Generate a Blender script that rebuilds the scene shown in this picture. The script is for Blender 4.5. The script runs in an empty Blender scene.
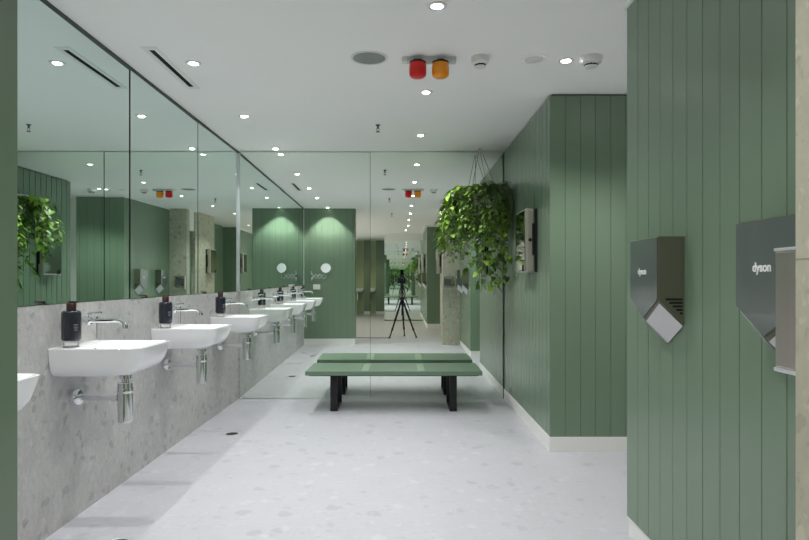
import bpy, bmesh, math, random
from mathutils import Vector, Matrix
random.seed(7)
S = bpy.context.scene
COL = S.collection

# ------------------------------------------------------------------ camera
cd = bpy.data.cameras.new('camera'); cam = bpy.data.objects.new('camera', cd); COL.objects.link(cam)
CH = 1.187
cam.location = (0, 0, CH); cam.rotation_euler = (math.pi/2, 0, 0)
cd.sensor_width = 36.0; cd.lens = 36.0*600/809
cd.shift_x = 2.5/809; cd.shift_y = 10.0/809
cd.clip_start = 0.01; cd.clip_end = 100
S.camera = cam
# ------------------------------------------------------------------ world, exposure, light paths
w = bpy.data.worlds.new('world'); S.world = w; w.use_nodes = True
w.node_tree.nodes['Background'].inputs[0].default_value = (1.0, 0.97, 0.92, 1)
w.node_tree.nodes['Background'].inputs[1].default_value = 1.25  # world light acts as fill, entering through the added window openings
S.view_settings.view_transform = 'Standard'; S.view_settings.look = 'None'
S.view_settings.exposure = -0.12; S.view_settings.gamma = 1.0; S.view_settings.use_curve_mapping = False
cy = S.cycles
cy.max_bounces = 24; cy.diffuse_bounces = 8; cy.glossy_bounces = 16; cy.transmission_bounces = 8
cy.caustics_reflective = True; cy.blur_glossy = 0.3; cy.sample_clamp_indirect = 4.0
LAMP_W = 41.0
LAMP_COL = (1.0, 0.975, 0.95)
WARM_COL = (1.0, 0.80, 0.52)

for loc, rot, sx, sy in (((-1.9, -3.2, 1.25), (0, -math.pi/2, 0), 2.2, 7.2), ((2.9, 3.45, 1.5), (0, math.pi/2, 0), 1.2, .7)):
    pl = bpy.data.lights.new('added_window_portal', 'AREA'); pl.shape = 'RECTANGLE'; pl.size = sx; pl.size_y = sy; pl.cycles.is_portal = True
    po = bpy.data.objects.new('added_window_portal', pl); COL.objects.link(po); po.location = loc; po.rotation_euler = rot  # portals steer the fill light through the two added windows

# ------------------------------------------------------------------ key dimensions
D = 6.0          # distance to the mirrored end wall
XL, XR = -1.635, 1.02
XD = 1.05          # face of the boarded wall with the hand dryers
YP = 1.10          # north face of the green partition
H = 2.472
ZT = 1.072       # top of the stone dado

# ------------------------------------------------------------------ material helpers
def mat(name, col, rough=0.5, metal=0.0, spec=0.5, emit=None, es=0, trans=0, coat=0, ior=1.45):
    m = bpy.data.materials.new(name); m.use_nodes = True
    b = m.node_tree.nodes['Principled BSDF']
    b.inputs['Base Color'].default_value = (*col, 1); b.inputs['Roughness'].default_value = rough
    b.inputs['Metallic'].default_value = metal; b.inputs['Specular IOR Level'].default_value = spec
    b.inputs['Transmission Weight'].default_value = trans; b.inputs['IOR'].default_value = ior
    b.inputs['Coat Weight'].default_value = coat
    if emit:
        b.inputs['Emission Color'].default_value = (*emit, 1); b.inputs['Emission Strength'].default_value = es
    return m
def srgb(r, g, b):
    f = lambda c: c/12.92 if c <= .04045 else ((c+.055)/1.055)**2.4
    return (f(r/255), f(g/255), f(b/255))
def nd(m, t, **kw):
    n = m.node_tree.nodes.new(t)
    for k, v in kw.items(): setattr(n, k, v)
    return n
def vary(m, scale, amount, stretch=(1, 1, 1), bump=0.0):
    """mottle the base colour with object-space noise"""
    L = m.node_tree.links; b = m.node_tree.nodes['Principled BSDF']
    c = b.inputs['Base Color'].default_value[:]
    tc = nd(m, 'ShaderNodeTexCoord'); mp = nd(m, 'ShaderNodeMapping'); mp.inputs['Scale'].default_value = stretch
    no = nd(m, 'ShaderNodeTexNoise'); no.inputs['Scale'].default_value = scale; no.inputs['Detail'].default_value = 5
    mx = nd(m, 'ShaderNodeMix', data_type='RGBA')
    mx.inputs['A'].default_value = tuple(max(0, x*(1-amount)) for x in c[:3])+(1,)
    mx.inputs['B'].default_value = tuple(min(1, x*(1+amount)) for x in c[:3])+(1,)
    L.new(tc.outputs['Object'], mp.inputs[0]); L.new(mp.outputs[0], no.inputs['Vector'])
    L.new(no.outputs['Fac'], mx.inputs['Factor']); L.new(mx.outputs['Result'], b.inputs['Base Color'])
    if bump:
        bp = nd(m, 'ShaderNodeBump'); bp.inputs['Strength'].default_value = bump; bp.inputs['Distance'].default_value = .01
        L.new(no.outputs['Fac'], bp.inputs['Height']); L.new(bp.outputs[0], b.inputs['Normal'])
    return m
def stone(name, base, chipdark, chiplight, rough, scale, dens, joint=None, cloud=0.06, grain=(1, 1, 1), chip=1.0):
    """terrazzo-like stone: clouds, scattered chips and fine streaks"""
    m = mat(name, base, rough); L = m.node_tree.links; b = m.node_tree.nodes['Principled BSDF']
    tc = nd(m, 'ShaderNodeTexCoord')
    n1 = nd(m, 'ShaderNodeTexNoise'); n1.inputs['Scale'].default_value = 5.0; n1.inputs['Detail'].default_value = 6
    L.new(tc.outputs['Object'], n1.inputs['Vector'])
    m1 = nd(m, 'ShaderNodeMix', data_type='RGBA')
    m1.inputs['A'].default_value = tuple(x*(1-cloud) for x in base)+(1,); m1.inputs['B'].default_value = tuple(min(1, x*(1+cloud)) for x in base)+(1,)
    L.new(n1.outputs['Fac'], m1.inputs['Factor'])
    # warp for irregular chips
    nw = nd(m, 'ShaderNodeTexNoise'); nw.inputs['Scale'].default_value = scale*1.3; nw.inputs['Detail'].default_value = 3
    L.new(tc.outputs['Object'], nw.inputs['Vector'])
    wa = nd(m, 'ShaderNodeVectorMath', operation='MULTIPLY_ADD')
    wa.inputs[1].default_value = (.09, .09, .09)
    L.new(nw.outputs['Color'], wa.inputs[0]); L.new(tc.outputs['Object'], wa.inputs[2])
    ng = nd(m, 'ShaderNodeTexNoise'); ng.inputs['Scale'].default_value = scale*2.2; ng.inputs['Detail'].default_value = 8; ng.inputs['Roughness'].default_value = .7
    mpg = nd(m, 'ShaderNodeMapping'); mpg.inputs['Scale'].default_value = grain; L.new(tc.outputs['Object'], mpg.inputs[0]); L.new(mpg.outputs[0], ng.inputs['Vector'])
    rg = nd(m, 'ShaderNodeMapRange'); rg.inputs['From Min'].default_value = .35; rg.inputs['From Max'].default_value = .65; L.new(ng.outputs['Fac'], rg.inputs['Value'])
    mg = nd(m, 'ShaderNodeMix', data_type='RGBA', blend_type='MULTIPLY'); mg.inputs['Factor'].default_value = 1
    sg = nd(m, 'ShaderNodeMix', data_type='RGBA'); sg.inputs['A'].default_value = (1-cloud*1.3,)*3+(1,); sg.inputs['B'].default_value = (1, 1, 1, 1)
    L.new(rg.outputs[0], sg.inputs['Factor']); L.new(m1.outputs['Result'], mg.inputs['A']); L.new(sg.outputs['Result'], mg.inputs['B'])
    prev = mg.outputs['Result']
    for sc, col, thr, soft, amt in ((scale, chipdark, dens, .10, .8), (scale*1.7, chipdark, dens*.9, .12, .55), (scale*1.25, chiplight, dens, .14, .6), (scale*3.3, chiplight, dens*1.1, .15, .45), (scale*4.3, chipdark, dens*1.05, .15, .4)):
        v = nd(m, 'ShaderNodeTexVoronoi'); v.inputs['Scale'].default_value = sc
        off = nd(m, 'ShaderNodeVectorMath', operation='ADD'); off.inputs[1].default_value = (sc*.37, sc*.11, sc*.23)
        L.new(wa.outputs[0], off.inputs[0]); L.new(off.outputs[0], v.inputs['Vector'])
        # chip only in some cells: random cell colour < dens
        sp = nd(m, 'ShaderNodeSeparateColor'); L.new(v.outputs['Color'], sp.inputs[0])
        lt = nd(m, 'ShaderNodeMath', operation='LESS_THAN'); lt.inputs[1].default_value = thr
        L.new(sp.outputs[0], lt.inputs[0])
        r = nd(m, 'ShaderNodeMapRange'); r.inputs['From Min'].default_value = .42; r.inputs['From Max'].default_value = .42-soft
        r.clamp = True; L.new(v.outputs['Distance'], r.inputs['Value'])
        mu = nd(m, 'ShaderNodeMath', operation='MULTIPLY'); L.new(lt.outputs[0], mu.inputs[0]); L.new(r.outputs[0], mu.inputs[1])
        m2 = nd(m, 'ShaderNodeMath', operation='MULTIPLY'); m2.inputs[1].default_value = amt*chip; L.new(mu.outputs[0], m2.inputs[0])
        mx = nd(m, 'ShaderNodeMix', data_type='RGBA'); mx.inputs['B'].default_value = col+(1,)
        L.new(prev, mx.inputs['A']); L.new(m2.outputs[0], mx.inputs['Factor']); prev = mx.outputs['Result']
    if joint:
        ax, per, off_, wid, jc = joint
        sx = nd(m, 'ShaderNodeSeparateXYZ'); L.new(tc.outputs['Object'], sx.inputs[0])
        tot = None
        for a, p, o in zip(ax, per, off_):
            s = nd(m, 'ShaderNodeMath', operation='SUBTRACT'); s.inputs[1].default_value = o; L.new(sx.outputs[a], s.inputs[0])
            q = nd(m, 'ShaderNodeMath', operation='PINGPONG'); q.inputs[1].default_value = p/2; L.new(s.outputs[0], q.inputs[0])
            c = nd(m, 'ShaderNodeMath', operation='LESS_THAN'); c.inputs[1].default_value = wid; L.new(q.outputs[0], c.inputs[0])
            if tot is None: tot = c.outputs[0]
            else:
                t = nd(m, 'ShaderNodeMath', operation='MAXIMUM'); L.new(tot, t.inputs[0]); L.new(c.outputs[0], t.inputs[1]); tot = t.outputs[0]
        mx = nd(m, 'ShaderNodeMix', data_type='RGBA'); mx.inputs['B'].default_value = jc+(1,)
        L.new(prev, mx.inputs['A']); L.new(tot, mx.inputs['Factor']); prev = mx.outputs['Result']
    L.new(prev, b.inputs['Base Color'])
    return m

GREEN = srgb(112, 133, 112)
M = {}
M['green'] = mat('sage_green_paint', GREEN, .27, spec=.6)
M['green_warm'] = mat('sage_green_paint_side', GREEN, .38)
M['olive'] = mat('olive_green_paint', srgb(176, 192, 158), .5)
M['white'] = mat('white_paint', srgb(236, 236, 234), .6)
M['ceiling'] = vary(mat('ceiling_plaster', srgb(249, 248, 247), .8), 2.0, .015)
M['skirt'] = mat('white_skirting', srgb(232, 232, 230), .45)
M['floor'] = stone('floor_terrazzo', srgb(185, 186, 193), srgb(156, 158, 164), srgb(202, 203, 210), .40, 9.0, .16, ((0, 1), (1.2, 1.2), (-.5, .35), .0016, srgb(176, 178, 184)), .05, (.7, 2.6, 1), .6)
M['stone'] = stone('wall_stone', srgb(193, 193, 193), srgb(140, 141, 141), srgb(206, 206, 206), .5, 16.0, .22, ((1,), (1.18,), (6.0,), .0012, srgb(150, 150, 150)), .14, (1, 1.4, .8), .62)
M['concrete'] = stone('concrete', srgb(186, 184, 166), srgb(150, 148, 132), srgb(204, 203, 186), .75, 12.0, .22, ((2,), (1.25,), (1.225,), .0018, srgb(140, 139, 124)), .09)
M['mirror'] = mat('mirror_silver', (.90, .962, .905), .0, 1.0)
M['mirror_left'] = mat('mirror_silver_tinted', (.77, .885, .855), .0, 1.0)
M['mirror_edge'] = mat('mirror_edge_green', srgb(28, 38, 34), .3, .0)
M['silver'] = mat('brushed_aluminium', srgb(222, 226, 228), .34, .6)
M['dark_trim'] = mat('dark_channel', srgb(74, 82, 80), .5, .3)
M['chrome'] = mat('chrome', (.82, .83, .85), .07, 1.0)
M['steel'] = vary(mat('brushed_steel', srgb(196, 188, 180), .36, 1.0), 60, .10, (1, 1, .03))
M['steel_mirror'] = mat('polished_steel', srgb(170, 172, 165), .06, 1.0)
M['ceramic'] = mat('white_ceramic', srgb(247, 248, 251), .12, spec=.6, coat=.4)
M['black'] = mat('black_metal', srgb(26, 27, 30), .38, .2)
M['rubber'] = mat('black_rubber', srgb(18, 18, 19), .7)
M['hole'] = mat('dark_void', srgb(10, 10, 11), .9)
M['bottle'] = mat('navy_bottle', srgb(36, 40, 50), .25, coat=.3)
M['cap'] = mat('brown_cap', srgb(62, 40, 36), .35)
M['acrylic'] = mat('clear_acrylic', (.93, .95, .96), .04, trans=.85, ior=1.45)
M['label'] = mat('pale_print', srgb(130, 134, 142), .6)
M['bench'] = vary(mat('bench_green', srgb(106, 130, 110), .36), 14, .10, (.4, 3, 1))
M['bench_bar'] = mat('bench_pale_green', srgb(138, 160, 138), .35)
M['dryer_front'] = mat('dryer_graphite_gloss', srgb(98, 106, 104), .13, .2, coat=.6)
M['dryer_side'] = mat('dryer_olive_grey', srgb(100, 104, 88), .35, .1)
M['dryer_blade'] = mat('dryer_satin_silver', srgb(214, 212, 216), .35, .1)
M['print'] = mat('white_print', srgb(240, 240, 240), .5)
M['plastic'] = mat('white_plastic', srgb(226, 226, 222), .4)
M['plastic_dim'] = mat('speaker_mesh', srgb(142, 148, 146), .7)
M['plate'] = mat('grey_plate', srgb(196, 202, 200), .45)
M['red'] = mat('red_lens', srgb(216, 12, 8), .3, coat=.15)
M['amber'] = mat('amber_lens', srgb(240, 146, 0), .3, coat=.15)
M['lens_glow'] = mat('lamp_lens', (1, 1, 1), .5, emit=LAMP_COL, es=30)
M['warm_glow'] = mat('lamp_lens_warm', (1, 1, 1), .5, emit=(1, .86, .66), es=30)
M['leaf_a'] = vary(mat('leaf_dark', srgb(70, 100, 42), .42), 6, .35)
M['leaf_b'] = vary(mat('leaf_mid', srgb(98, 136, 58), .42), 6, .30)
M['leaf_c'] = vary(mat('leaf_lime', srgb(138, 176, 66), .42), 6, .25)
M['leaf_d'] = vary(mat('leaf_blue_grey', srgb(112, 138, 100), .45), 6, .25)
M['vine'] = mat('vine_stem', srgb(86, 104, 44), .6)
M['rope'] = mat('jute_cord', srgb(140, 124, 100), .8)
M['wood_red'] = mat('red_box', srgb(170, 36, 30), .4)

# ------------------------------------------------------------------ mesh helpers
def new_bm(): return bmesh.new()
def box(bm, x0, x1, y0, y1, z0, z1, bevel=0.0, seg=2):
    r = bmesh.ops.create_cube(bm, size=1.0, matrix=Matrix.Translation(((x0+x1)/2, (y0+y1)/2, (z0+z1)/2)) @ Matrix.Diagonal((abs(x1-x0), abs(y1-y0), abs(z1-z0), 1)))
    if bevel:
        es = list({e for v in r['verts'] for e in v.link_edges})
        bmesh.ops.bevel(bm, geom=es, offset=bevel, segments=seg, affect='EDGES', profile=.5)
def lathe(bm, prof, seg=24, axis='Z', org=(0, 0, 0), cap=True):
    """prof: list of (r, h)"""
    rings = []
    for r, h in prof:
        ring = []
        for i in range(seg):
            a = 2*math.pi*i/seg
            p = (r*math.cos(a), r*math.sin(a), h)
            if axis == 'X': p = (h, p[0], p[1])
            elif axis == 'Y': p = (p[0], h, p[1])
            ring.append(bm.verts.new((p[0]+org[0], p[1]+org[1], p[2]+org[2])))
        rings.append(ring)
    for a, b in zip(rings, rings[1:]):
        for i in range(seg):
            bm.faces.new((a[i], a[(i+1) % seg], b[(i+1) % seg], b[i]))
    if cap:
        bm.faces.new(rings[0][::-1]); bm.faces.new(rings[-1])
def tube(bm, pts, r, seg=10, cap=True):
    pts = [Vector(p) for p in pts]; n = len(pts)
    rs = r if isinstance(r, (list, tuple)) else [r]*n
    rings = []; up = None
    for i, p in enumerate(pts):
        t = (pts[min(i+1, n-1)]-pts[max(i-1, 0)]).normalized()
        if up is None: up = Vector((0, 0, 1)) if abs(t.z) < .9 else Vector((0, 1, 0))
        s = t.cross(up).normalized(); u = s.cross(t).normalized(); up = u
        rings.append([bm.verts.new(p+(s*math.cos(2*math.pi*k/seg)+u*math.sin(2*math.pi*k/seg))*rs[i]) for k in range(seg)])
    for a, b in zip(rings, rings[1:]):
        for k in range(seg): bm.faces.new((a[k], a[(k+1) % seg], b[(k+1) % seg], b[k]))
    if cap: bm.faces.new(rings[0][::-1]); bm.faces.new(rings[-1])
def obj(name, bm, m, parent=None, smooth=False, angle=40):
    bmesh.ops.recalc_face_normals(bm, faces=bm.faces[:])
    me = bpy.data.meshes.new(name); bm.to_mesh(me); bm.free()
    ms = m if isinstance(m, (list, tuple)) else [m]
    for x in ms: me.materials.append(x)
    o = bpy.data.objects.new(name, me); COL.objects.link(o)
    if smooth:
        for p in me.polygons: p.use_smooth = True
        try: me.set_sharp_from_angle(angle=math.radians(angle))
        except Exception: pass
    if parent: o.parent = parent
    return o
def thing(name, label, cat, loc=(0, 0, 0), rotz=0.0, group=None):
    o = bpy.data.objects.new(name, None); COL.objects.link(o)
    o.location = loc; o.rotation_euler = (0, 0, rotz); o.empty_display_size = .05
    o['label'] = label; o['category'] = cat
    if group: o['group'] = group
    return o
def tag(o, label, cat, group=None):
    o['label'] = label; o['category'] = cat
    if group: o['group'] = group
    return o
def struct(name, bm, m, **kw):
    o = obj(name, bm, m, **kw); o['kind'] = 'structure'; return o
def dup(root, loc, label, rotz=None):
    r = root.copy(); COL.objects.link(r); r.location = loc; r['label'] = label
    if rotz is not None: r.rotation_euler = (0, 0, rotz)
    for ch in list(root.children):
        c = ch.copy(); COL.objects.link(c); c.parent = r
        for g in list(ch.children):
            d = g.copy(); COL.objects.link(d); d.parent = c
    return r
def boards(bm, p0, p1, nrm, z0, z1, pitch=.1115, phase=0.0, gap=.0042, depth=.005):
    """vertical boarding from p0 to p1 (xy), facing nrm, V-groove each pitch"""
    p0 = Vector((*p0, 0)); p1 = Vector((*p1, 0)); d = (p1-p0); L = d.length; d.normalize(); n = Vector((*nrm, 0))
    cuts = []; t = phase
    while t < L-.004:
        if t > .004: cuts.append(t)
        t += pitch
    prof = [(0, 0)]
    for c in cuts: prof += [(c-gap/2, 0), (c-gap/5, -depth), (c+gap/5, -depth), (c+gap/2, 0)]
    prof.append((L, 0))
    lo = [bm.verts.new(p0+d*a+n*b+Vector((0, 0, z0))) for a, b in prof]
    hi = [bm.verts.new(p0+d*a+n*b+Vector((0, 0, z1))) for a, b in prof]
    for i in range(len(prof)-1): bm.faces.new((lo[i], lo[i+1], hi[i+1], hi[i]))

# ------------------------------------------------------------------ the shell
b = new_bm(); box(b, -1.95, 3.0, -8.7, 6.3, -.1, 0); struct('floor', b, M['floor'])
b = new_bm(); box(b, -1.95, 3.0, -8.7, 6.3, H, H+.1); struct('ceiling', b, M['ceiling'])
# left: stone dado and the wall above it that carries the mirrors
b = new_bm(); box(b, -1.9, XL, YP-.05, 6.1, 0, ZT); struct('wall_left', b, M['stone'])
b = new_bm(); box(b, -1.9, XL-.012, YP-.05, 6.1, ZT, H); struct('wall_left_upper', b, M['dark_trim'])
b = new_bm(); box(b, XL-.012, XL+.004, YP+.03, 5.99, H-.022, H); struct('trim_left', b, M['dark_trim'])
b = new_bm(); box(b, XL-.02, XL+.004, YP+.002, YP+.034, ZT, H); struct('trim_mirror_end', b, M['silver'])
b = new_bm(); box(b, -1.635, 1.02, 6.024, 6.1, 0, H); struct('wall_back', b, M['dark_trim'])
# the partition that closes the row of basins
XP = -.705
b = new_bm()
boards(b, (-1.7, YP), (XP, YP), (0, 1), .11, H, phase=.05)
box(b, -1.9, XP-.006, YP-.3, YP-.008, .11, H)
box(b, XP-.006, XP, YP-.3, YP, .11, H)
struct('wall_partition', b, M['green'])
b = new_bm(); box(b, -1.9, XP-.003, YP-.297, YP-.003, 0, .11); struct('baseboard_partition', b, M['skirt'])
# right: projecting block next to the end mirror
b = new_bm()
boards(b, (XR, 6.1), (XR, 4.14), (-1, 0), .105, H-.012, phase=.08, gap=.011, depth=.008)
boards(b, (XR, 4.14), (2.85, 4.14), (0, -1), .105, H-.012, phase=.106, pitch=.105)
box(b, XR+.008, 2.85, 4.148, 6.1, .105, H-.012)
struct('wall_right', b, M['green'])
b = new_bm(); box(b, XR-.003, 2.85, 4.137, 6.0, 0, .105); struct('baseboard_right', b, M['skirt'])
b = new_bm(); box(b, XR+.02, 2.85, 4.16, 6.1, H-.012, H); struct('trim_right', b, M['dark_trim'])
# right: the wall that carries the hand dryers
b = new_bm()
boards(b, (XD, 2.80), (XD, 1.0), (-1, 0), .09, H-.02, phase=.1285, pitch=.1150)
boards(b, (1.66, 2.80), (XD, 2.80), (0, 1), .09, H-.02, phase=.05)
box(b, XD+.008, 1.66, 1.0, 2.792, .09, H-.02)
struct('wall_dryers', b, M['green'])
b = new_bm(); box(b, XD+.006, 1.655, 1.0, 2.794, 0, .09); struct('baseboard_dryers', b, M['skirt'])
b = new_bm(); box(b, XD-.010, 1.67, 1.0, 2.812, H-.02, H); struct('trim_dryers', b, M['skirt'])
b = new_bm(); box(b, 2.8, 2.95, 2.3, 3.1, 0, H); box(b, 2.8, 2.95, 3.8, 4.3, 0, H); box(b, 2.8, 2.95, 3.1, 3.8, 2.1, H); box(b, 2.8, 2.95, 3.1, 3.8, 0, .9); struct('wall_corridor_end', b, M['white'])
b = new_bm(); box(b, 2.84, 2.90, 3.1, 3.15, .9, 2.1); box(b, 2.84, 2.90, 3.75, 3.8, .9, 2.1); box(b, 2.84, 2.90, 3.15, 3.75, 2.05, 2.1); box(b, 2.84, 2.90, 3.15, 3.75, .9, .95); box(b, 2.85, 2.89, 3.435, 3.465, .95, 2.05); struct('added_window_2', b, M['white'])  # added corridor window, brings extra fill light into the recess
b = new_bm(); box(b, 1.66, 2.8, 2.2, 2.3, 0, H); struct('wall_corridor_side', b, M['white'])
# concrete column by the camera and the one behind
b = new_bm(); box(b, .732, 1.5, .98, 1.12, 0, H, .004, 1); struct('wall_column', b, M['concrete'])
b = new_bm(); box(b, .85, .89, .57, .98, 0, 2.1); struct('door_1', b, M['green'])
b = new_bm(); box(b, .80, 1.5, .57, .98, 2.1, H); struct('trim_door', b, M['skirt'])
b = new_bm(); tube(b, [(.85, .64, 1.0), (.82, .64, 1.0), (.82, .64, 1.28), (.85, .64, 1.28)], .008, 10); o = struct('door_handle', b, M['chrome'], smooth=True); o.parent = bpy.data.objects['door_1']; 
b = new_bm(); box(b, .78, 1.5, -.32, .57, 0, H, .004, 1); struct('wall_column_rear', b, M['concrete'])
b = new_bm(); boards(b, (1.3, -.32), (1.3, -2.45), (-1, 0), 0, H); box(b, 1.31, 1.5, -2.45, -.32, 0, H); struct('wall_rear_recess', b, M['green'])
b = new_bm()
boards(b, (1.5, -2.45), (.60, -2.45), (0, 1), .11, H-.02, phase=.05); boards(b, (.60, -2.45), (.60, -5.15), (-1, 0), .11, H-.02)
box(b, .608, 1.5, -5.15, -2.458, .11, H-.02); struct('wall_rear_block', b, M['green'])
b = new_bm(); box(b, .605, 1.5, -5.15, -2.454, 0, .11); struct('baseboard_rear_block', b, M['skirt'])
b = new_bm(); box(b, .55, 1.5, -5.15, -2.40, H-.03, H); struct('trim_rear_block', b, M['skirt'])
# far rear
b = new_bm()
box(b, -1.9, -1.75, .4, YP-.29, 0, H); box(b, -1.9, -1.75, -8.6, -6.8, 0, H); box(b, -1.9, -1.75, -6.8, .4, 0, .15); box(b, -1.9, -1.75, -6.8, .4, 2.35, H)
struct('wall_rear_left', b, M['olive'])
b = new_bm()
for k in range(7):
    y = -6.8+k*1.2-.03*(k > 0)-.03*(k == 6); box(b, -1.86, -1.78, y, y+.06, .15, 2.35)
box(b, -1.86, -1.78, -6.8, .4, .15, .2); box(b, -1.86, -1.78, -6.8, .4, 2.3, 2.35)
struct('added_window_1', b, M['white'])  # unseen window wall, added to brighten the room from behind the partition
b = new_bm(); box(b, -.5, .66, -5.15, -5.012, 0, 2.28); struct('wall_rear_mirror', b, M['green'])
b = new_bm(); box(b, -.5, .66, -5.15, -4.98, 2.28, H); struct('trim_rear_bulkhead', b, M['white'])
b = new_bm(); box(b, -.5, -.36, -8.5, -5.15, 0, H); struct('wall_rear_return', b, M['green'])
b = new_bm(); box(b, -1.76, -.5, -8.62, -8.5, 0, H); struct('wall_rear', b, M['olive'])
for i, (x0, x1) in enumerate(((-1.75, -1.60), (-.87, -.5))):
    b = new_bm(); boards(b, (x0, -8.1), (x1, -8.1), (0, 1), .1, H, pitch=.14); box(b, x0, x1, -8.5, -8.11, .1, H); struct('wall_rear_fin_%d' % (i+1), b, M['green'])
    b = new_bm(); box(b, x0+.002, x1-.002, -8.5, -8.105, 0, .1); struct('baseboard_rear_fin_%d' % (i+1), b, M['skirt'])

# ------------------------------------------------------------------ mirrors
def mirror_panel(name, p0, p1, nrm, z0, z1, label, ang=0.0, tilt=0.0, m='mirror'):
    p0 = Vector((*p0, 0)); p1 = Vector((*p1, 0)); n = Vector((*nrm, 0)); t = .008; g = .0018
    d = (p1-p0).normalized(); c = (p0+p1)/2+Vector((0, 0, (z0+z1)/2)); hl = (p1-p0).length/2-g
    bm = bmesh.new(); vs = []
    for off in (0, -t):
        for s, z in ((-1, z0), (1, z0), (1, z1), (-1, z1)):
            vs.append(bm.verts.new(d*s*hl+n*off+Vector((0, 0, z-(z0+z1)/2))))
    f = bm.faces.new(vs[:4]); f.material_index = 0
    for i in range(4):
        q = bm.faces.new((vs[i], vs[i+4], vs[(i+1) % 4+4], vs[(i+1) % 4])); q.material_index = 1
    bm.faces.new(vs[4:][::-1]).material_index = 1
    o = obj(name, bm, [M[m], M['mirror_edge']])
    o.location = c; o.rotation_euler = (tilt, 0, ang)
    tag(o, label, 'mirror'); return o
js = [YP+.035, 2.43, 3.607, 4.81, 5.992]
lab = ['narrow left wall mirror at the partition end above the first basin', 'left wall mirror panel above the first whole basin and soap bottle',
       'left wall mirror panel above the second whole basin', 'left wall mirror panel beside the end corner above the last basin']
for i in range(4):
    mirror_panel('mirror_panel', (XL, js[i]), (XL, js[i+1]), (1, 0), ZT+.002, H-.022, lab[i], m='mirror_left', ang=.004 if i in (1, 2) else 0)
mirror_panel('mirror_panel', (XL+.016, D), (-.318, D), (0, -1), .004, H-.006, 'tall end wall mirror on the left, behind the left half of the bench', ang=.0145, tilt=.0014)
mirror_panel('mirror_panel', (-.318, D), (XR-.010, D), (0, -1), .004, H-.006, 'tall end wall mirror on the right, behind the hanging plant', tilt=.0014)
mirror_panel('mirror_panel', (.60, -5.0), (-.5, -5.0), (0, 1), .03, 2.28, 'far mirror facing the end wall, seen only in reflection behind the tripod')
b = new_bm(); box(b, XL, XL+.016, D-.022, D+.012, ZT, H-.02); struct('trim_corner', b, M['silver'])
b = new_bm(); box(b, XR-.009, XR, D-.006, D+.012, .0, H-.02); struct('trim_corner_right', b, M['dark_trim'])
b = new_bm(); box(b, XL, XL+.03, D-.004, D+.012, 0, ZT); struct('trim_corner_lower', b, M['stone'])

# ------------------------------------------------------------------ wash basins
def rrect(hu, v0, v1, rb, rf, n=9):
    """closed outline in (u,v): back corners radius rb at v0, front corners rf at v1"""
    pts = []
    for cu, cv, r, a0 in ((hu-rf, v1-rf, rf, 0), (-hu+rf, v1-rf, rf, 90), (-hu+rb, v0+rb, rb, 180), (hu-rb, v0+rb, rb, 270)):
        for k in range(n):
            a = math.radians(a0+90*k/(n-1)); pts.append((cu+r*math.cos(a), cv+r*math.sin(a)))
    return pts
ZR = .868
def basin_mesh():
    bm = bmesh.new(); loops = []
    HU, PV = .211, .42
    for z, su, v1, rf in ((-.138, .66, .27, .08), (-.134, .76, .32, .075), (-.124, .86, .357, .07), (-.106, .92, .383, .066), (-.078, .958, .400, .062),
                          (-.04, .982, .411, .06), (-.008, .997, .419, .056), (-.001, 1.0, .42, .055), (0, .992, .417, .053)):
        loops.append([(u, v, z) for u, v in rrect(HU*su, 0.0, v1, .006, rf)])
    for z, su, v0, v1, rf, rb in ((0, .945, .105, .405, .05, .04), (-.004, .93, .11, .402, .05, .04), (-.05, .87, .115, .37, .08, .06), (-.085, .72, .14, .33, .09, .07), (-.10, .4, .19, .27, .03, .03)):
        loops.append([(u, v, z) for u, v in rrect(HU*su, v0, v1, rb, rf)])
    rings = [[bm.verts.new((v, u, z)) for u, v, z in lp] for lp in loops]   # local x = out of the wall
    for a, c in zip(rings, rings[1:]):
        for i in range(len(a)): bm.faces.new((a[i], a[(i+1) % len(a)], c[(i+1) % len(a)], c[i]))
    bm.faces.new(rings[0][::-1]); bm.faces.new(rings[-1])
    return bm
def make_basin(loc, label):
    t = thing('wash_basin', label, 'basin', loc, 0, 'white basins along the stone wall')
    obj('bowl', basin_mesh(), M['ceramic'], t, True, 50)
    b = new_bm(); lathe(b, [(.022, -.0995), (.024, -.097), (.02, -.096), (.004, -.0965)], 20, org=(.23, 0, 0)); obj('plug_hole', b, M['chrome'], t, True)
    b = new_bm(); lathe(b, [(.009, .0), (.009, .004)], 14, axis='X', org=(.1085, 0, -.028)); obj('overflow_hole', b, M['hole'], t)
    tr = new_bm()
    lathe(tr, [(.017, -.19), (.017, -.136)], 18, org=(.262, 0, 0))
    lathe(tr, [(.03, -.168), (.03, -.150), (.024, -.146)], 20, org=(.262, 0, 0))
    lathe(tr, [(.001, -.386), (.030, -.386), (.031, -.3859), (.0355, -.381), (.036, -.3805), (.036, -.379), (.036, -.30), (.036, -.192), (.036, -.190), (.034, -.188), (.02, -.187)], 24, org=(.262, 0, 0))
    lathe(tr, [(.0372, -.240), (.0376, -.239), (.0376, -.216), (.0372, -.215)], 24, org=(.262, 0, 0))
    tp = obj('bottle_trap', tr, M['chrome'], t, True)
    b = new_bm(); tube(b, [(.006, 0, -.262), (.23, 0, -.262)], .017, 16); lathe(b, [(.023, .20), (.023, .228)], 18, axis='X', org=(0, 0, -.262)); obj('waste_pipe', b, M['chrome'], tp, True)
    b = new_bm(); lathe(b, [(.042, .0), (.042, .03), (.036, .04), (.018, .045)], 24, axis='X', org=(0, 0, -.262)); obj('wall_flange', b, M['chrome'], tp, True)
    return t
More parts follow.
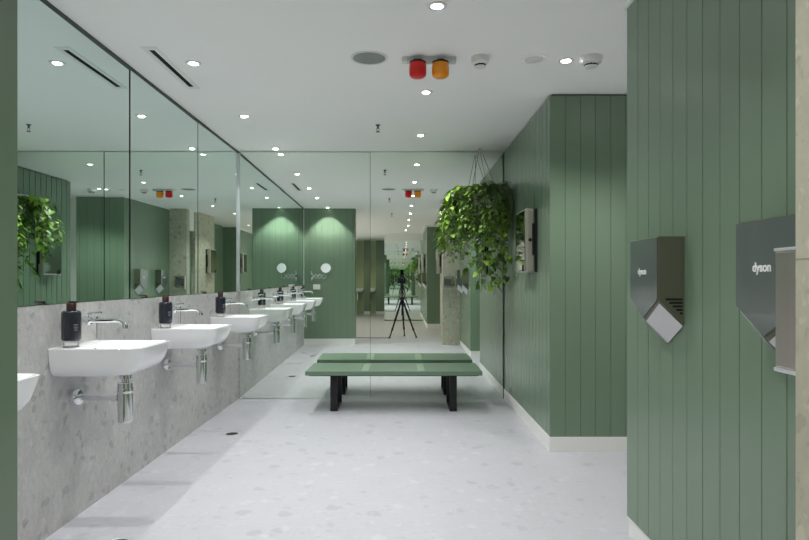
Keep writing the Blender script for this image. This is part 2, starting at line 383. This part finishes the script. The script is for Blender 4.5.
def make_tap(loc, label):
    t = thing('wall_tap', label, 'tap', loc, 0, 'chrome wall taps above the basins')
    b = new_bm(); lathe(b, [(.034, 0), (.034, .008), (.030, .012), (.022, .014), (.022, .05)], 24, axis='X'); obj('wall_plate', b, M['chrome'], t, True)
    b = new_bm()
    tube(b, [(.03, 0, 0), (.10, 0, .001), (.19, 0, .004), (.222, 0, .002), (.240, 0, -.012), (.247, 0, -.032)], [.012, .012, .012, .012, .012, .012], 14)
    lathe(b, [(.014, -.038), (.0145, -.02)], 16, org=(.2465, 0, 0))
    obj('spout', b, M['chrome'], t, True)
    b = new_bm(); lathe(b, [(.020, 0), (.021, .002), (.021, .024), (.018, .027)], 20, axis='X', org=(.05, 0, 0)); tube(b, [(.058, 0, .018), (.062, 0, .034), (.10, 0, .040), (.128, 0, .042)], [.006, .007, .0065, .006], 10)
    obj('lever', b, M['chrome'], t, True)
    b = new_bm(); tube(b, [(.105, .0, -.098), (.105, 0, -.005)], .0022, 8); lathe(b, [(.006, .012), (.006, .022)], 12, org=(.105, 0, 0)); obj('lift_rod', b, M['chrome'], t, True)
    return t
def make_soap(loc, label):
    t = thing('soap_bottle', label, 'soap bottle', loc, 0, 'dark soap bottles on the basins')
    b = new_bm(); lathe(b, [(.036, 0), (.036, .004), (.033, .008), (.033, .028), (.038, .03), (.038, .033)], 24); obj('stand', b, M['acrylic'], t, True)
    b = new_bm(); lathe(b, [(.036, .0335), (.0415, .037), (.043, .042), (.043, .160), (.0415, .168), (.036, .173), (.018, .176)], 28); bt = obj('bottle', b, M['bottle'], t, True)
    b = new_bm()
    for k, (z, l) in enumerate(((.108, .022), (.102, .016), (.094, .02), (.088, .012), (.082, .016))):
        a0 = -.62; seg = 5
        for i in range(seg):
            a1 = a0-l/.043*(i/seg-.5); a2 = a0-l/.043*((i+1)/seg-.5); r = .0434
            q = [b.verts.new((r*math.cos(a), r*math.sin(a), zz)) for a, zz in ((a1, z), (a2, z), (a2, z+.0028), (a1, z+.0028))]
            b.faces.new(q)
    obj('label_print', b, M['label'], bt)
    b = new_bm(); lathe(b, [(.018, .174), (.0215, .176), (.0215, .206), (.019, .209), (.010, .210), (.010, .214)], 20); box(b, -.012, .036, -.009, .009, .212, .220, .003)
    obj('pump', b, M['cap'], t, True)
    return t
YB = [1.842, 2.978, 4.113, 5.315]
bl = ['white wall basin cut off by the green partition at the left edge', 'nearest whole white wall basin, with bottle trap below, on the stone wall',
      'white wall basin in the middle, second whole one from the left', 'farthest white wall basin, next to the end mirror']
tl = ['chrome wall tap hidden behind the green partition at left', 'chrome wall tap over the nearest whole basin', 'chrome wall tap over the second whole basin', 'chrome wall tap over the farthest basin by the end mirror']
sl = ['dark soap bottle behind the green partition at left', 'dark soap bottle with brown pump on the nearest whole basin', 'dark soap bottle with brown pump on the second whole basin', 'dark soap bottle on the farthest basin by the end mirror']
for i, yb in enumerate(YB):
    if i == 0:
        B0 = make_basin((XL, yb, ZR), bl[0]); T0 = make_tap((XL, yb+.03, .982), tl[0]); P0 = make_soap((XL+.068, yb-.135, ZR), sl[0])
    else:
        dup(B0, (XL, yb, ZR), bl[i]); dup(T0, (XL, yb+.03, .982), tl[i]); dup(P0, (XL+.068, yb-.135, ZR), sl[i])

dup(B0, (-1.08, -8.5, ZR), 'small white basin on the olive wall at the far rear, seen only in reflection', math.pi/2)
# ------------------------------------------------------------------ things on the partition, seen in the mirror
def lathe_y(b, prof, org, seg=24): lathe(b, prof, seg, axis='Y', org=org)
t = thing('shaving_mirror', 'round magnifying mirror on a scissor arm, reflected at the end of the basins', 'mirror', (-1.495, YP, 1.25))
b = new_bm(); box(b, -.014, .014, 0, .02, -.07, .07, .004); lathe(b, [(.02, .055), (.022, .06), (.022, .08), (.018, .085)], 16, org=(0, .022, 0)); lathe(b, [(.02, -.085), (.022, -.08), (.022, -.06)], 16, org=(0, .022, 0)); obj('wall_bracket', b, M['chrome'], t, True)
b = new_bm()
for k in range(3):
    x0, x1 = .01+.07*k, .01+.07*(k+1)
    tube(b, [(x0, .035+.012*k, -.05), (x1, .047+.012*k, .03)], .005, 8); tube(b, [(x0, .045+.012*k, .03), (x1, .057+.012*k, -.05)], .005, 8)
tube(b, [(.22, .08, -.05), (.265, .08, -.03), (.265, .08, .11)], .006, 8)
obj('scissor_arm', b, M['chrome'], t, True)
b = new_bm(); lathe_y(b, [(.082, -.012), (.094, -.008), (.094, .008), (.088, .011)], (0, 0, 0), 32); h = obj('mirror_head', b, M['chrome'], t, True); h.location = (.265, .10, .135); h.rotation_euler = (math.radians(14), 0, 0)
b = new_bm(); lathe_y(b, [(.086, .0112), (.086, .013)], (0, 0, 0), 32); obj('mirror_glass', b, M['silver'], h)
t = thing('power_socket', 'small white socket plate reflected low beside the last basins', 'socket', (-1.405, YP, 1.047))
b = new_bm(); box(b, -.064, .064, 0, .010, -.045, .045, .003); obj('plate', b, M['plastic'], t)
for q in (-1, 1):
    b = new_bm(); box(b, q*.032-.009, q*.032+.009, .0095, .0115, .012, .026, .001); obj('switch', b, M['plastic'], t)

# ------------------------------------------------------------------ bench
t = thing('slatted_bench', 'low sage green slatted bench on black loop legs in front of the end mirror', 'bench', (-.0735, 5.615, 0))
BW, BD, BZ, BT = 1.58, .55, .373, .038
n = 12; pitch = BD/n
b = new_bm()
for i in range(n):
    y0 = -BD/2+i*pitch
    for x0, x1 in (((-BW/2, BW/2),) if i in (0, n-1) else ((-BW/2, -.291), (-.225, .213), (.279, BW/2))):
        box(b, x0, x1, y0+.0025, y0+pitch-.0025, BZ-BT, BZ, .002, 1)
obj('slats', b, M['bench'], t)
for xc in (-.258, .246):
    b = new_bm(); box(b, xc-.033, xc+.033, -BD/2+pitch, BD/2-pitch, BZ-BT, BZ-.0005, .002, 1); obj('cross_bar', b, M['bench_bar'], t)
b = new_bm()
for y0 in (-BD/2+.05, BD/2-.07): box(b, -BW/2+.03, BW/2-.03, y0, y0+.02, BZ-BT-.012, BZ-BT)
obj('rail', b, M['black'], t)
for xc in (-.541, .536):
    b = new_bm(); yf, yr = 5.416-5.615, 5.81-5.615
    box(b, xc-.033, xc+.033, yf, yf+.014, 0, BZ-BT, .002, 1); box(b, xc-.033, xc+.033, yr-.014, yr, 0, BZ-BT, .002, 1)
    box(b, xc-.033, xc+.033, yf+.012, yr-.012, 0, .012, .002, 1); box(b, xc-.033, xc+.033, yf+.012, yr-.012, BZ-BT-.012, BZ-BT, .002, 1)
    obj('leg_loop', b, M['black'], t)

# ------------------------------------------------------------------ hand dryers
def make_dryer(loc, label):
    t = thing('hand_dryer', label, 'hand dryer', loc, 0, 'graphite hand dryers on green boards')
    W, Dp = .268, .10
    zt, zs, zv, ds = .0, -.234, -.313, -.093     # top, side bottom at front, apex at front, drop towards the wall
    fr = [(-W/2, zt), (W/2, zt), (W/2, zs), (0, zv), (-W/2, zs)]
    # local: x=-depth, y along wall
    b = new_bm()
    F = [b.verts.new((-Dp, y, z)) for y, z in fr]; B = [b.verts.new((-.0, y, z if i < 2 else z+ds)) for i, (y, z) in enumerate(fr)]
    b.faces.new(F).material_index = 0; b.faces.new(B[::-1]).material_index = 1
    for i in range(5):
        f = b.faces.new((F[i], B[i], B[(i+1) % 5], F[(i+1) % 5])); f.material_index = 1
    bmesh.ops.bevel(b, geom=[e for e in b.edges if all(v.co.x < -.01 for v in e.verts)], offset=.004, segments=2, affect='EDGES')
    obj('body', b, M['dryer_side'], t)
    b = new_bm()
    def inset(i, k): y, z = fr[i]; return (y*(1-k), zt-.006+(z-zt)*(.975) if z < 0 else zt-.004)
    q = [b.verts.new((-Dp-.0015, *inset(i, .03))) for i in range(5)]
    f = b.faces.new(q); r = bmesh.ops.extrude_face_region(b, geom=[f])
    for v in [x for x in r['geom'] if isinstance(x, bmesh.types.BMVert)]: v.co.x += .002
    obj('front_panel', b, M['dryer_front'], t)
    for s in (-1, 1):   # silver underside blades of the V
        b = new_bm(); nrm = Vector((0, s*(zs-zv), 0))
        a0 = Vector((-Dp+.010, s*(W/2-.008), zs-.0135)); a1 = Vector((-Dp+.010, s*.006, zv-.0095)); c1 = Vector((-.004, s*.006, zv+ds-.002)); c0 = Vector((-.004, s*(W/2-.006), zs+ds-.006))
        nn = (a1-a0).cross(c0-a0).normalized(); nn = nn if nn.z < 0 else -nn
        vs = [b.verts.new(p+nn*.0022) for p in (a0, a1, c1, c0)]; v2 = [b.verts.new(p+nn*.0003) for p in (a0, a1, c1, c0)]
        b.faces.new(vs); b.faces.new(v2[::-1])
        for i in range(4): b.faces.new((vs[i], v2[i], v2[(i+1) % 4], vs[(i+1) % 4]))
        obj('air_blade', b, M['dryer_blade'], t)
    for s in (-1, 1):
        b = new_bm()
        for k in range(6):
            z = zs-.013*k; x0 = -Dp+.03+max(0, -(z-zs))*1.0
            if x0 < -.012: box(b, x0, -.008, s*(W/2-.002), s*(W/2+.0012), z-.0035, z+.0035)
        obj('vent', b, M['hole'], t)
    cu = bpy.data.curves.new('lettering', 'FONT'); cu.body = 'dyson'; cu.size = .0345; cu.extrude = .0006; cu.offset = .0009; cu.align_x = 'CENTER'; cu.align_y = 'CENTER'
    o = bpy.data.objects.new('tmp', cu); COL.objects.link(o)
    bpy.context.view_layer.update()
    me = bpy.data.meshes.new_from_object(o.evaluated_get(bpy.context.evaluated_depsgraph_get())); bpy.data.objects.remove(o)
    me.materials.clear(); me.materials.append(M['print'])
    x = bpy.data.objects.new('lettering', me); COL.objects.link(x); x.parent = t
    x.matrix_local = Matrix(((0, 0, -1, -Dp-.0026), (-1, 0, 0, .006), (0, 1, 0, -.129), (0, 0, 0, 1)))
    return t
D0 = make_dryer((XD, 2.363, 1.349), 'graphite hand dryer farther along the green wall, fully in view')
dup(D0, (XD, 1.575, 1.349), 'graphite hand dryer half hidden behind the steel dispenser by the column')
dup(D0, (.60, -2.95, 1.345), 'graphite hand dryer on the rear green block, seen only in reflection')

# ------------------------------------------------------------------ dispensers
t = thing('soap_sanitiser_dispenser', 'tall brushed steel dispenser on the concrete column at the right edge', 'dispenser', (.742, 1.12, 1.01))
b = new_bm(); box(b, 0, .165, 0, .075, .004, .234, .004); obj('case', b, M['steel'], t)
b = new_bm(); box(b, -.001, .166, 0, .077, .234, .240, .0015); obj('lid', b, M['silver'], t)
b = new_bm(); box(b, -.001, .166, 0, .077, -.004, .004, .0015); obj('base_tray', b, M['silver'], t)
b = new_bm(); box(b, .02, .145, .074, .078, .06, .18, .002); obj('window', b, M['dryer_front'], t)
def make_towel(loc, label):
    t = thing('towel_dispenser', label, 'towel dispenser', loc)
    b = new_bm(); box(b, -.018, 0, -.185, .185, .004, .482, .003); obj('back_plate', b, M['black'], t)
    b = new_bm(); box(b, -.092, -.018, -.188, .188, 0, .487, .018, 4); bd = obj('case', b, M['steel'], t)
    b = new_bm(); box(b, -.0955, -.091, -.17, .17, .018, .469, .001); obj('front_door', b, M['steel_mirror'], t)
    for s in (-1, 1):
        b = new_bm(); box(b, -.042, -.024, s*.1865-.0025, s*.1865+.0025, .13, .37, .0015); obj('grip_slot', b, M['hole'], bd)
    b = new_bm(); lathe_y(b, [(.014, -.1905), (.014, -.187)], (-.056, 0, .245), 16); obj('lock', b, M['black'], t)
    b = new_bm(); box(b, -.098, -.090, -.14, -.08, .01, .06, .002); obj('towel_slot', b, M['hole'], t)
    return t
TD = make_towel((XR, 4.70, 1.244), 'steel paper towel dispenser on the green block beside the hanging plant')
dup(TD, (.78, 0.0, 1.30), 'steel paper towel dispenser on the rear concrete wall beside the tripod, seen only in reflection')
dup(TD, (.60, -3.6, 1.35), 'steel paper towel dispenser on the rear green block, seen only in reflection')

# ------------------------------------------------------------------ ceiling fittings
def add_lamp(parent, loc, power, col, size=115, blend=.7):
    l = bpy.data.lights.new('lamp', 'SPOT'); l.energy = power; l.color = col; l.spot_size = math.radians(size); l.spot_blend = blend; l.shadow_soft_size = .02
    o = bpy.data.objects.new('lamp', l); COL.objects.link(o); o.parent = parent; o.location = (0, 0, -.020)
def downlight(x, y, label, power=LAMP_W, col=LAMP_COL, glow='lens_glow', group='recessed ceiling downlights'):
    t = thing('downlight', label, 'ceiling light', (x, y, H), 0, group)
    b = new_bm(); lathe(b, [(.046, 0), (.046, -.003), (.042, -.005), (.030, -.005), (.028, 0)], 24, cap=False); obj('trim_ring', b, M['plastic'], t, True)
    b = new_bm(); lathe(b, [(.023, -.002), (.023, -.005), (.018, -.009), (.008, -.0115), (.001, -.012)], 20); obj('lens', b, M[glow], t)
    add_lamp(t, None, power, col); return t
rowC = [(5.32, 'ceiling downlight nearest the end mirror in the middle row'), (4.10, 'second ceiling downlight from the end mirror in the middle row'), (2.81, 'ceiling downlight at the top edge of the picture in the middle row'),
        (1.55, 'middle row ceiling downlight just ahead of the camera'), (.30, 'middle row ceiling downlight over the tripod')]
for y, l in rowC: downlight(.165, y, l)
rowL = [(5.86, 'ceiling downlight over the basins, nearest the end mirror'), (4.70, 'ceiling downlight over the basins, second from the end mirror'), (3.553, 'ceiling downlight beside the slot air diffuser over the basins'),
        (2.55, 'ceiling downlight over the first whole basin'), (1.26, 'ceiling downlight washing the green partition')]
for y, l in rowL:
    dl = downlight(-1.235 if y > 2 else -1.19, y, l, LAMP_W*(1.7 if y < 2 else 1.55))
    if y < 2:
        for c in dl.children:
            if c.type == 'LIGHT': c.data.spot_size = math.radians(104); c.data.spot_blend = .45
downlight(.96, 3.51, 'ceiling downlight beside the dome detector at right')
downlight(1.5, 3.43, 'ceiling downlight inside the right hand recess')
for x, y in ((.15, -1.0), (.15, -2.4), (.1, -3.8), (.1, -5.1), (-1.2, -2.0), (-1.2, -4.5), (-1.1, -7.3)):
    downlight(x, y, 'warm ceiling downlight in the rear part of the room, seen only in reflection', 26, WARM_COL, 'warm_glow', 'rear ceiling downlights')

t = thing('slot_diffuser', 'narrow white slot air diffuser in the ceiling above the basins', 'air vent', (-1.397, 3.665, H))
b = new_bm(); box(b, -.043, -.016, -.36, .36, -.004, 0); box(b, .016, .043, -.36, .36, -.004, 0); box(b, -.016, .016, -.36, -.32, -.004, 0); box(b, -.016, .016, .32, .36, -.004, 0)
obj('frame', b, M['white'], t)
b = new_bm(); box(b, -.016, .016, -.32, .32, -.0012, 0); obj('slot', b, M['hole'], t)

t = thing('ceiling_speaker', 'round grey ceiling speaker left of the red and amber lights', 'speaker', (-.19, 3.47, H))
b = new_bm(); lathe(b, [(.108, 0), (.108, -.004), (.100, -.006), (.094, -.004), (.094, 0)], 40, cap=False); obj('rim', b, M['plastic'], t, True)
b = new_bm(); lathe(b, [(.094, -.001), (.094, -.003), (.05, -.0045), (.002, -.005)], 40); obj('grille', b, M['plastic_dim'], t, True)
t = thing('ceiling_valve', 'round white flush ceiling disc left of the right hand downlight', 'ceiling fitting', (.768, 3.49, H))
b = new_bm(); lathe(b, [(.086, 0), (.086, -.005), (.078, -.008), (.06, -.006), (.056, 0)], 36, cap=False); obj('ring', b, M['ceiling'], t, True)
b = new_bm(); lathe(b, [(.052, -.001), (.052, -.006), (.046, -.009), (.002, -.010)], 32); obj('disc', b, M['plastic'], t, True)

def detector(x, y, r, label, dark):
    t = thing('smoke_detector', label, 'smoke detector', (x, y, H))
    b = new_bm(); lathe(b, [(r, 0), (r, -.016), (r*.96, -.022)], 32); obj('base', b, M['plastic'], t, True)
    b = new_bm(); lathe(b, [(r*.94, -.021), (r*.92, -.034), (r*.72, -.042), (r*.6, -.044)], 32); obj('housing', b, M['plastic'], t, True)
    b = new_bm()
    for k in range(10):
        a = 2*math.pi*k/10; c = Matrix.Translation((0, 0, -.048)) @ Matrix.Rotation(a, 4, 'Z')
        r_ = bmesh.ops.create_cube(b, size=1, matrix=c @ Matrix.Translation((r*.55, 0, 0)) @ Matrix.Diagonal((r*.10, r*.2, .010, 1)))
    lathe(b, [(r*.5, -.044), (r*.5, -.053)], 20)
    obj('sensing_chamber', b, M['hole'], t)
    b = new_bm(); lathe(b, [(r*.62, -.053), (r*.55, -.06), (r*.2, -.066), (.002, -.067)], 28); obj('cap', b, M['plastic'], t, True)
detector(.4515, 3.46, .053, 'white smoke detector right of the red and amber lights', True)
detector(1.09, 3.46, .063, 'white dome detector at the far right of the ceiling, by the green wall', False)

def beacons():
    t = thing('warning_light_bar', 'grey ceiling bar with one red and one amber warning lamp', 'warning light', (.17, 3.45, H))
    b = new_bm(); box(b, -.142, .142, 0, .05, -.027, 0, .002, 1); obj('mounting_bar', b, M['plate'], t)
    b = new_bm(); box(b, -.170, -.142, .002, .05, -.026, 0, .002, 1); obj('end_cap', b, M['plastic'], t)
    for s, m, wd in ((-1, 'red', .050), (1, 'amber', .036)):
        xc = -.079 if s < 0 else .052
        b = new_bm(); lathe(b, [(.046, -.036), (.048, -.040), (.048, -.055), (.0495, -.057), (.0495, -.092), (.047, -.106), (.036, -.116), (.016, -.120), (.002, -.121)], 32)
        ln = obj('lamp_lens', b, M[m], t, True); ln['label'] = m+' ribbed warning lens'; ln.location = (xc, .012, .0)
        b = new_bm(); lathe(b, [(.04, -.027), (.047, -.028), (.047, -.037)], 28); c = obj('lamp_collar', b, M['rubber'], ln, True)
        # illegible small dark print on the bar above each lamp
        b = new_bm()
        k = 0; x = xc-wd/2
        while x < xc+wd/2:
            wdt = random.uniform(.003, .006); box(b, x, min(x+wdt, xc+wd/2), -.0008, .0, -.017, -.011); x += wdt+.0012
        obj('print', b, M['hole'], t)
beacons()

t = thing('alarm_sounder', 'small red alarm box under the ceiling behind the camera, seen only in the mirror', 'alarm', (.90, -.40, H))
b = new_bm(); box(b, -.045, .045, -.045, .045, -.075, -.01, .012, 3); obj('case', b, M['red'], t)
b = new_bm(); lathe(b, [(.035, -.012), (.035, 0)], 20); obj('base', b, M['plastic'], t)
def sprinkler(x, y, label):
    t = thing('fire_sprinkler', label, 'sprinkler', (x, y, H), 0, 'ceiling sprinkler heads')
    b = new_bm(); lathe(b, [(.020, 0), (.020, -.003), (.012, -.006), (.008, -.014), (.007, -.03)], 18)
    tube(b, [(-.008, 0, -.028), (-.011, 0, -.042), (-.002, 0, -.055)], .0022, 6); tube(b, [(.008, 0, -.028), (.011, 0, -.042), (.002, 0, -.055)], .0022, 6)
    obj('frame_arms', b, M['dark_trim'], t, True)
    b = new_bm(); lathe(b, [(.004, -.053), (.017, -.057), (.017, -.059), (.004, -.060)], 16); obj('deflector', b, M['dark_trim'], t, True)
sprinkler(-.2, 4.97, 'small dark sprinkler head in the ceiling near the end mirror')
sprinkler(-.2, 2.48, 'small dark sprinkler head in the ceiling nearer the camera, seen in reflection')
sprinkler(-.2, .25, 'small dark sprinkler head in the ceiling above the tripod, seen in reflection')

# ------------------------------------------------------------------ floor drains
def drain(x, y, label):
    t = thing('floor_drain', label, 'drain', (x, y, 0), 0, 'round floor drains')
    b = new_bm(); lathe(b, [(.058, 0), (.058, .002), (.05, .003), (.048, .001)], 28, cap=False); obj('rim', b, M['silver'], t, True)
    b = new_bm(); lathe(b, [(.05, .0003), (.05, .0012)], 28); obj('cover', b, M['dark_trim'], t)
    b = new_bm()
    for k in range(-3, 4):
        l = math.sqrt(.044**2-(k*.011)**2); box(b, -l, l, k*.011-.002, k*.011+.002, .001, .0016)
    obj('grate_slot', b, M['hole'], t)
drain(-1.311, 4.628, 'round metal floor drain beside the second basin')
drain(-1.281, 2.70, 'round metal floor drain at the bottom edge of the picture, below the nearest basin')

# ------------------------------------------------------------------ hanging plant
PX, PY, PZ = .79, 5.68, 2.03
def leaf(bm, p, d, up, L, Wd, mi, fold=.25):
    """pointed heart leaf from p along d"""
    d = d.normalized(); s = d.cross(up)
    if s.length < 1e-4: s = d.cross(Vector((1, 0, 0)))
    s.normalize(); u = s.cross(d).normalized()
    c0 = bm.verts.new(p); c1 = bm.verts.new(p+d*L*.5-u*L*.04); c2 = bm.verts.new(p+d*L-u*L*.18)
    for sg in (-1, 1):
        a = bm.verts.new(p-d*L*.05+s*sg*Wd*.36+u*fold*Wd*.5); e = bm.verts.new(p+d*L*.28+s*sg*Wd*.52+u*fold*Wd*.6); g = bm.verts.new(p+d*L*.68+s*sg*Wd*.30+u*(fold*Wd*.3-L*.06))
        for f in ((c0, a, e, c1), (c1, e, g), (c1, g, c2)):
            q = bm.faces.new(f if sg > 0 else f[::-1]); q.material_index = mi; q.smooth = True
def clampP(p):
    return Vector((min(p.x, XR-.045-PX), min(p.y, 5.955-PY), p.z))
t = thing('hanging_plant', 'lush green trailing plant in a hanging pot at the right end of the mirror', 'plant', (PX, PY, PZ))
b = new_bm(); lathe(b, [(.085, -.15), (.10, -.148), (.138, .0), (.150, .005), (.152, .05), (.138, .05), (.13, -.02)], 32); lathe(b, [(.02, -.03), (.131, -.022)], 24); pot = obj('pot', b, M['white'], t, True)
for k in range(3):
    a = 2*math.pi*k/3+.5
    b = new_bm(); tube(b, [(.142*math.cos(a), .142*math.sin(a), .012), (-.035+.008*math.cos(a), .15, H-PZ-.01)], .0028, 6); obj('hanger_cord', b, M['rope'], t)
b = new_bm(); lathe(b, [(.012, H-PZ-.004), (.012, H-PZ)], 14, org=(-.035, .15, 0)); tube(b, [(-.035, .15, H-PZ-.002), (-.035, .15, H-PZ-.02)], .004, 8); obj('ceiling_hook', b, M['chrome'], t)
fol = new_bm(); vin = new_bm()
rnd = random.Random(11)
def vine(ang, reach, length, rise, mi, lsize, dens, wide=1.0):
    d = Vector((math.cos(ang), math.sin(ang), 0)); pts = []
    p0 = d*.10+Vector((0, 0, .01)); n = 14; side = Vector((-d.y, d.x, 0))*rnd.uniform(-.06, .06)
    for i in range(n+1):
        s = i/n; tot = reach*.9+length; dist = s*tot
        a = min(1, dist/(reach*1.3))
        out = .10+(reach-.10)*math.sin(a*math.pi/2)
        down = rise*math.sin(min(1, a*1.0)*math.pi)-max(0, dist-reach*.55)*(1 if dist > reach else .6)
        pts.append(clampP(d*out+side*s*2+Vector((rnd.uniform(-.008, .008), rnd.uniform(-.008, .008), down))))
    tube(vin, pts, .0022, 4, cap=False)
    k = 0.0
    while k < n-.01:
        i = int(k); f = k-i; p = pts[i].lerp(pts[i+1], f); tdir = (pts[i+1]-pts[i]).normalized()
        az = rnd.uniform(0, 2*math.pi); o = Vector((math.cos(az), math.sin(az), rnd.uniform(-.5, .25)))
        o = (o+d*.5).normalized(); L = lsize*rnd.uniform(.65, 1.25)
        st = clampP(p+o*L*.35); m2 = mi if rnd.random() < .7 else rnd.choice((0, 1, 2))
        if st.x+o.x*L > XR-PX-.006 : o.x = -abs(o.x)
        if st.y+o.y*L > 5.985-PY: o.y = -abs(o.y)
        leaf(fol, st, (o+Vector((0, 0, -.55))), Vector((0, 0, 1))+d*.4, L, L*.82*wide, m2)
        k += dens*rnd.uniform(.6, 1.4)
def frond(ang, reach, rise, drop, mi, lw):
    d = Vector((math.cos(ang), math.sin(ang), 0)); n = 16; pts = []
    for i in range(n+1):
        s = i/n; pts.append(clampP(d*(.06+reach*s)+Vector((0, 0, .01+rise*math.sin(s*math.pi*.75)-drop*s*s))))
    tube(vin, pts, .0016, 4, cap=False)
    for i in range(2, n):
        tdir = (pts[i+1]-pts[i]).normalized() if (pts[i+1]-pts[i]).length > 1e-5 else d
        for sg in (-1, 1):
            side = tdir.cross(Vector((0, 0, 1))); side = side.normalized() if side.length > 1e-4 else Vector((-d.y, d.x, 0))
            dd = (side*sg+tdir*.6+Vector((0, 0, -.25))).normalized(); L = lw*(1-.75*abs(i/n-.4))
            q = pts[i]+dd*L
            if q.x > XR-PX-.006 or q.y > 5.985-PY: continue
            leaf(fol, pts[i], dd, Vector((0, 0, 1)), L, L*.3, mi, .1)
for i in range(40):
    a = rnd.uniform(0, 2*math.pi); vine(a, rnd.uniform(.14, .33), rnd.uniform(.02, .38), rnd.uniform(.0, .05), rnd.choice((0, 0, 0, 1, 1)), rnd.uniform(.028, .052), .6)
for i in range(34):
    a = rnd.uniform(0, 2*math.pi); vine(a, rnd.uniform(.12, .32), rnd.uniform(.15, .46), rnd.uniform(.0, .03), rnd.choice((1, 3, 1, 0)), rnd.uniform(.018, .026), .26, .8)
# long strands in front and to the left
for a, r, l in ((-1.2, .20, .84), (-1.0, .16, .92), (-1.45, .20, .74), (-.7, .17, .84), (-1.6, .16, .68), (-1.1, .24, .60)): vine(a, r, l, .01, 2, .066, .62)
for a, r, l in ((3.3, .38, .34), (3.5, .40, .30), (3.15, .38, .42), (2.9, .36, .46), (3.0, .40, .36)): vine(a, r, l, .03, 2, .066, .55)
for a, r, l in ((3.7, .30, .56), (4.0, .28, .52), (4.2, .26, .46), (3.9, .32, .48)): vine(a, r, l, .03, rnd.choice((1, 2)), .036, .36)
for i in range(44):
    frond(rnd.uniform(0, 2*math.pi), rnd.uniform(.20, .38), rnd.uniform(.01, .06), rnd.uniform(.08, .32), rnd.choice((0, 3, 0, 1)), rnd.uniform(.045, .075))
for i in range(26):
    frond(rnd.uniform(-1.5, .5), rnd.uniform(.26, .40), rnd.uniform(.03, .11), rnd.uniform(.18, .55), rnd.choice((3, 3, 0)), .06)
for i in range(12):
    frond(rnd.uniform(-1.15, -.55), rnd.uniform(.36, .44), rnd.uniform(.04, .10), rnd.uniform(.12, .42), 3, .055)
obj('foliage', fol, [M['leaf_a'], M['leaf_b'], M['leaf_c'], M['leaf_d']], t)
obj('vines', vin, M['vine'], t)

# ------------------------------------------------------------------ tripod and camera at the viewpoint
t = thing('camera_tripod', 'black camera tripod standing in the middle of the room, seen in the mirror', 'tripod', (0, -.10, 0))
top = Vector((0, 0, .80))
for fx, fy in ((-.25, .05), (.29, -.05), (.05, -.42)):
    f = Vector((fx, fy, .0)); d = (f-top)
    b = new_bm(); k = top+d*.55; s = Vector((-d.y, d.x, 0)).normalized()*.011
    tube(b, [top+d*.04, k], .021, 10); tube(b, [top+d*.5, top+d*.80], .017, 10); tube(b, [top+d*.76, f+Vector((0, 0, .01))], .013, 10)
    for q in (.55, .79): tube(b, [top+d*(q-.025), top+d*(q+.02)], .025-.004*(q > .7), 10)
    lg = obj('leg', b, M['black'], t, True)
    b = new_bm(); lathe(b, [(.02, 0), (.02, .012), (.011, .03)], 14, org=(f.x, f.y, 0)); obj('foot', b, M['rubber'], lg, True)
b = new_bm(); tube(b, [(0, 0, .47), (0, 0, 1.0)], .014, 12); lathe(b, [(.04, .76), (.05, .775), (.05, .815), (.03, .83)], 18); lathe(b, [(.018, .455), (.018, .475)], 12)
obj('center_column', b, M['black'], t, True)
b = new_bm(); lathe(b, [(.03, 1.0), (.035, 1.01), (.035, 1.03), (.022, 1.04), (.03, 1.055), (.03, 1.085), (.038, 1.09), (.038, 1.10)], 20); tube(b, [(.03, 0, 1.05), (.14, -.08, .98)], .008, 8); tube(b, [(-.03, 0, 1.06), (-.08, 0, 1.06)], .01, 8)
obj('head', b, M['black'], t, True)
t = thing('photo_camera', 'black photo camera mounted on the tripod, seen in the mirror', 'camera', (0, -.10, 1.10))
b = new_bm(); box(b, -.075, .075, -.04, .03, .0, .125, .012, 3); box(b, -.045, .045, -.035, .025, .12, .168, .012, 3); box(b, -.095, -.05, -.03, .045, .005, .12, .014, 3); obj('body', b, M['black'], t, True)
b = new_bm(); lathe_y(b, [(.034, .028), (.036, .034), (.038, .055), (.040, .068), (.040, .074), (.034, .075), (.030, .062)], (0, 0, .075), 28); obj('lens_barrel', b, M['rubber'], t, True)
b = new_bm(); lathe_y(b, [(.03, .058), (.028, .062), (.015, .066), (.001, .067)], (0, 0, .075), 24); obj('front_glass', b, mat('lens_glass', (.01, .012, .02), .03, spec=.8), t, True)
b = new_bm()
tube(b, [(-.24, -.06, .006), (-.4, -.10, .005), (-.55, -.06, .005), (-.75, -.16, .005), (-1.1, -.12, .005), (-1.5, -.3, .005)], .005, 8)
tag(obj('tether_cable', b, M['rubber'], None, True), 'thin black cable on the floor running left from the tripod foot', 'cable')
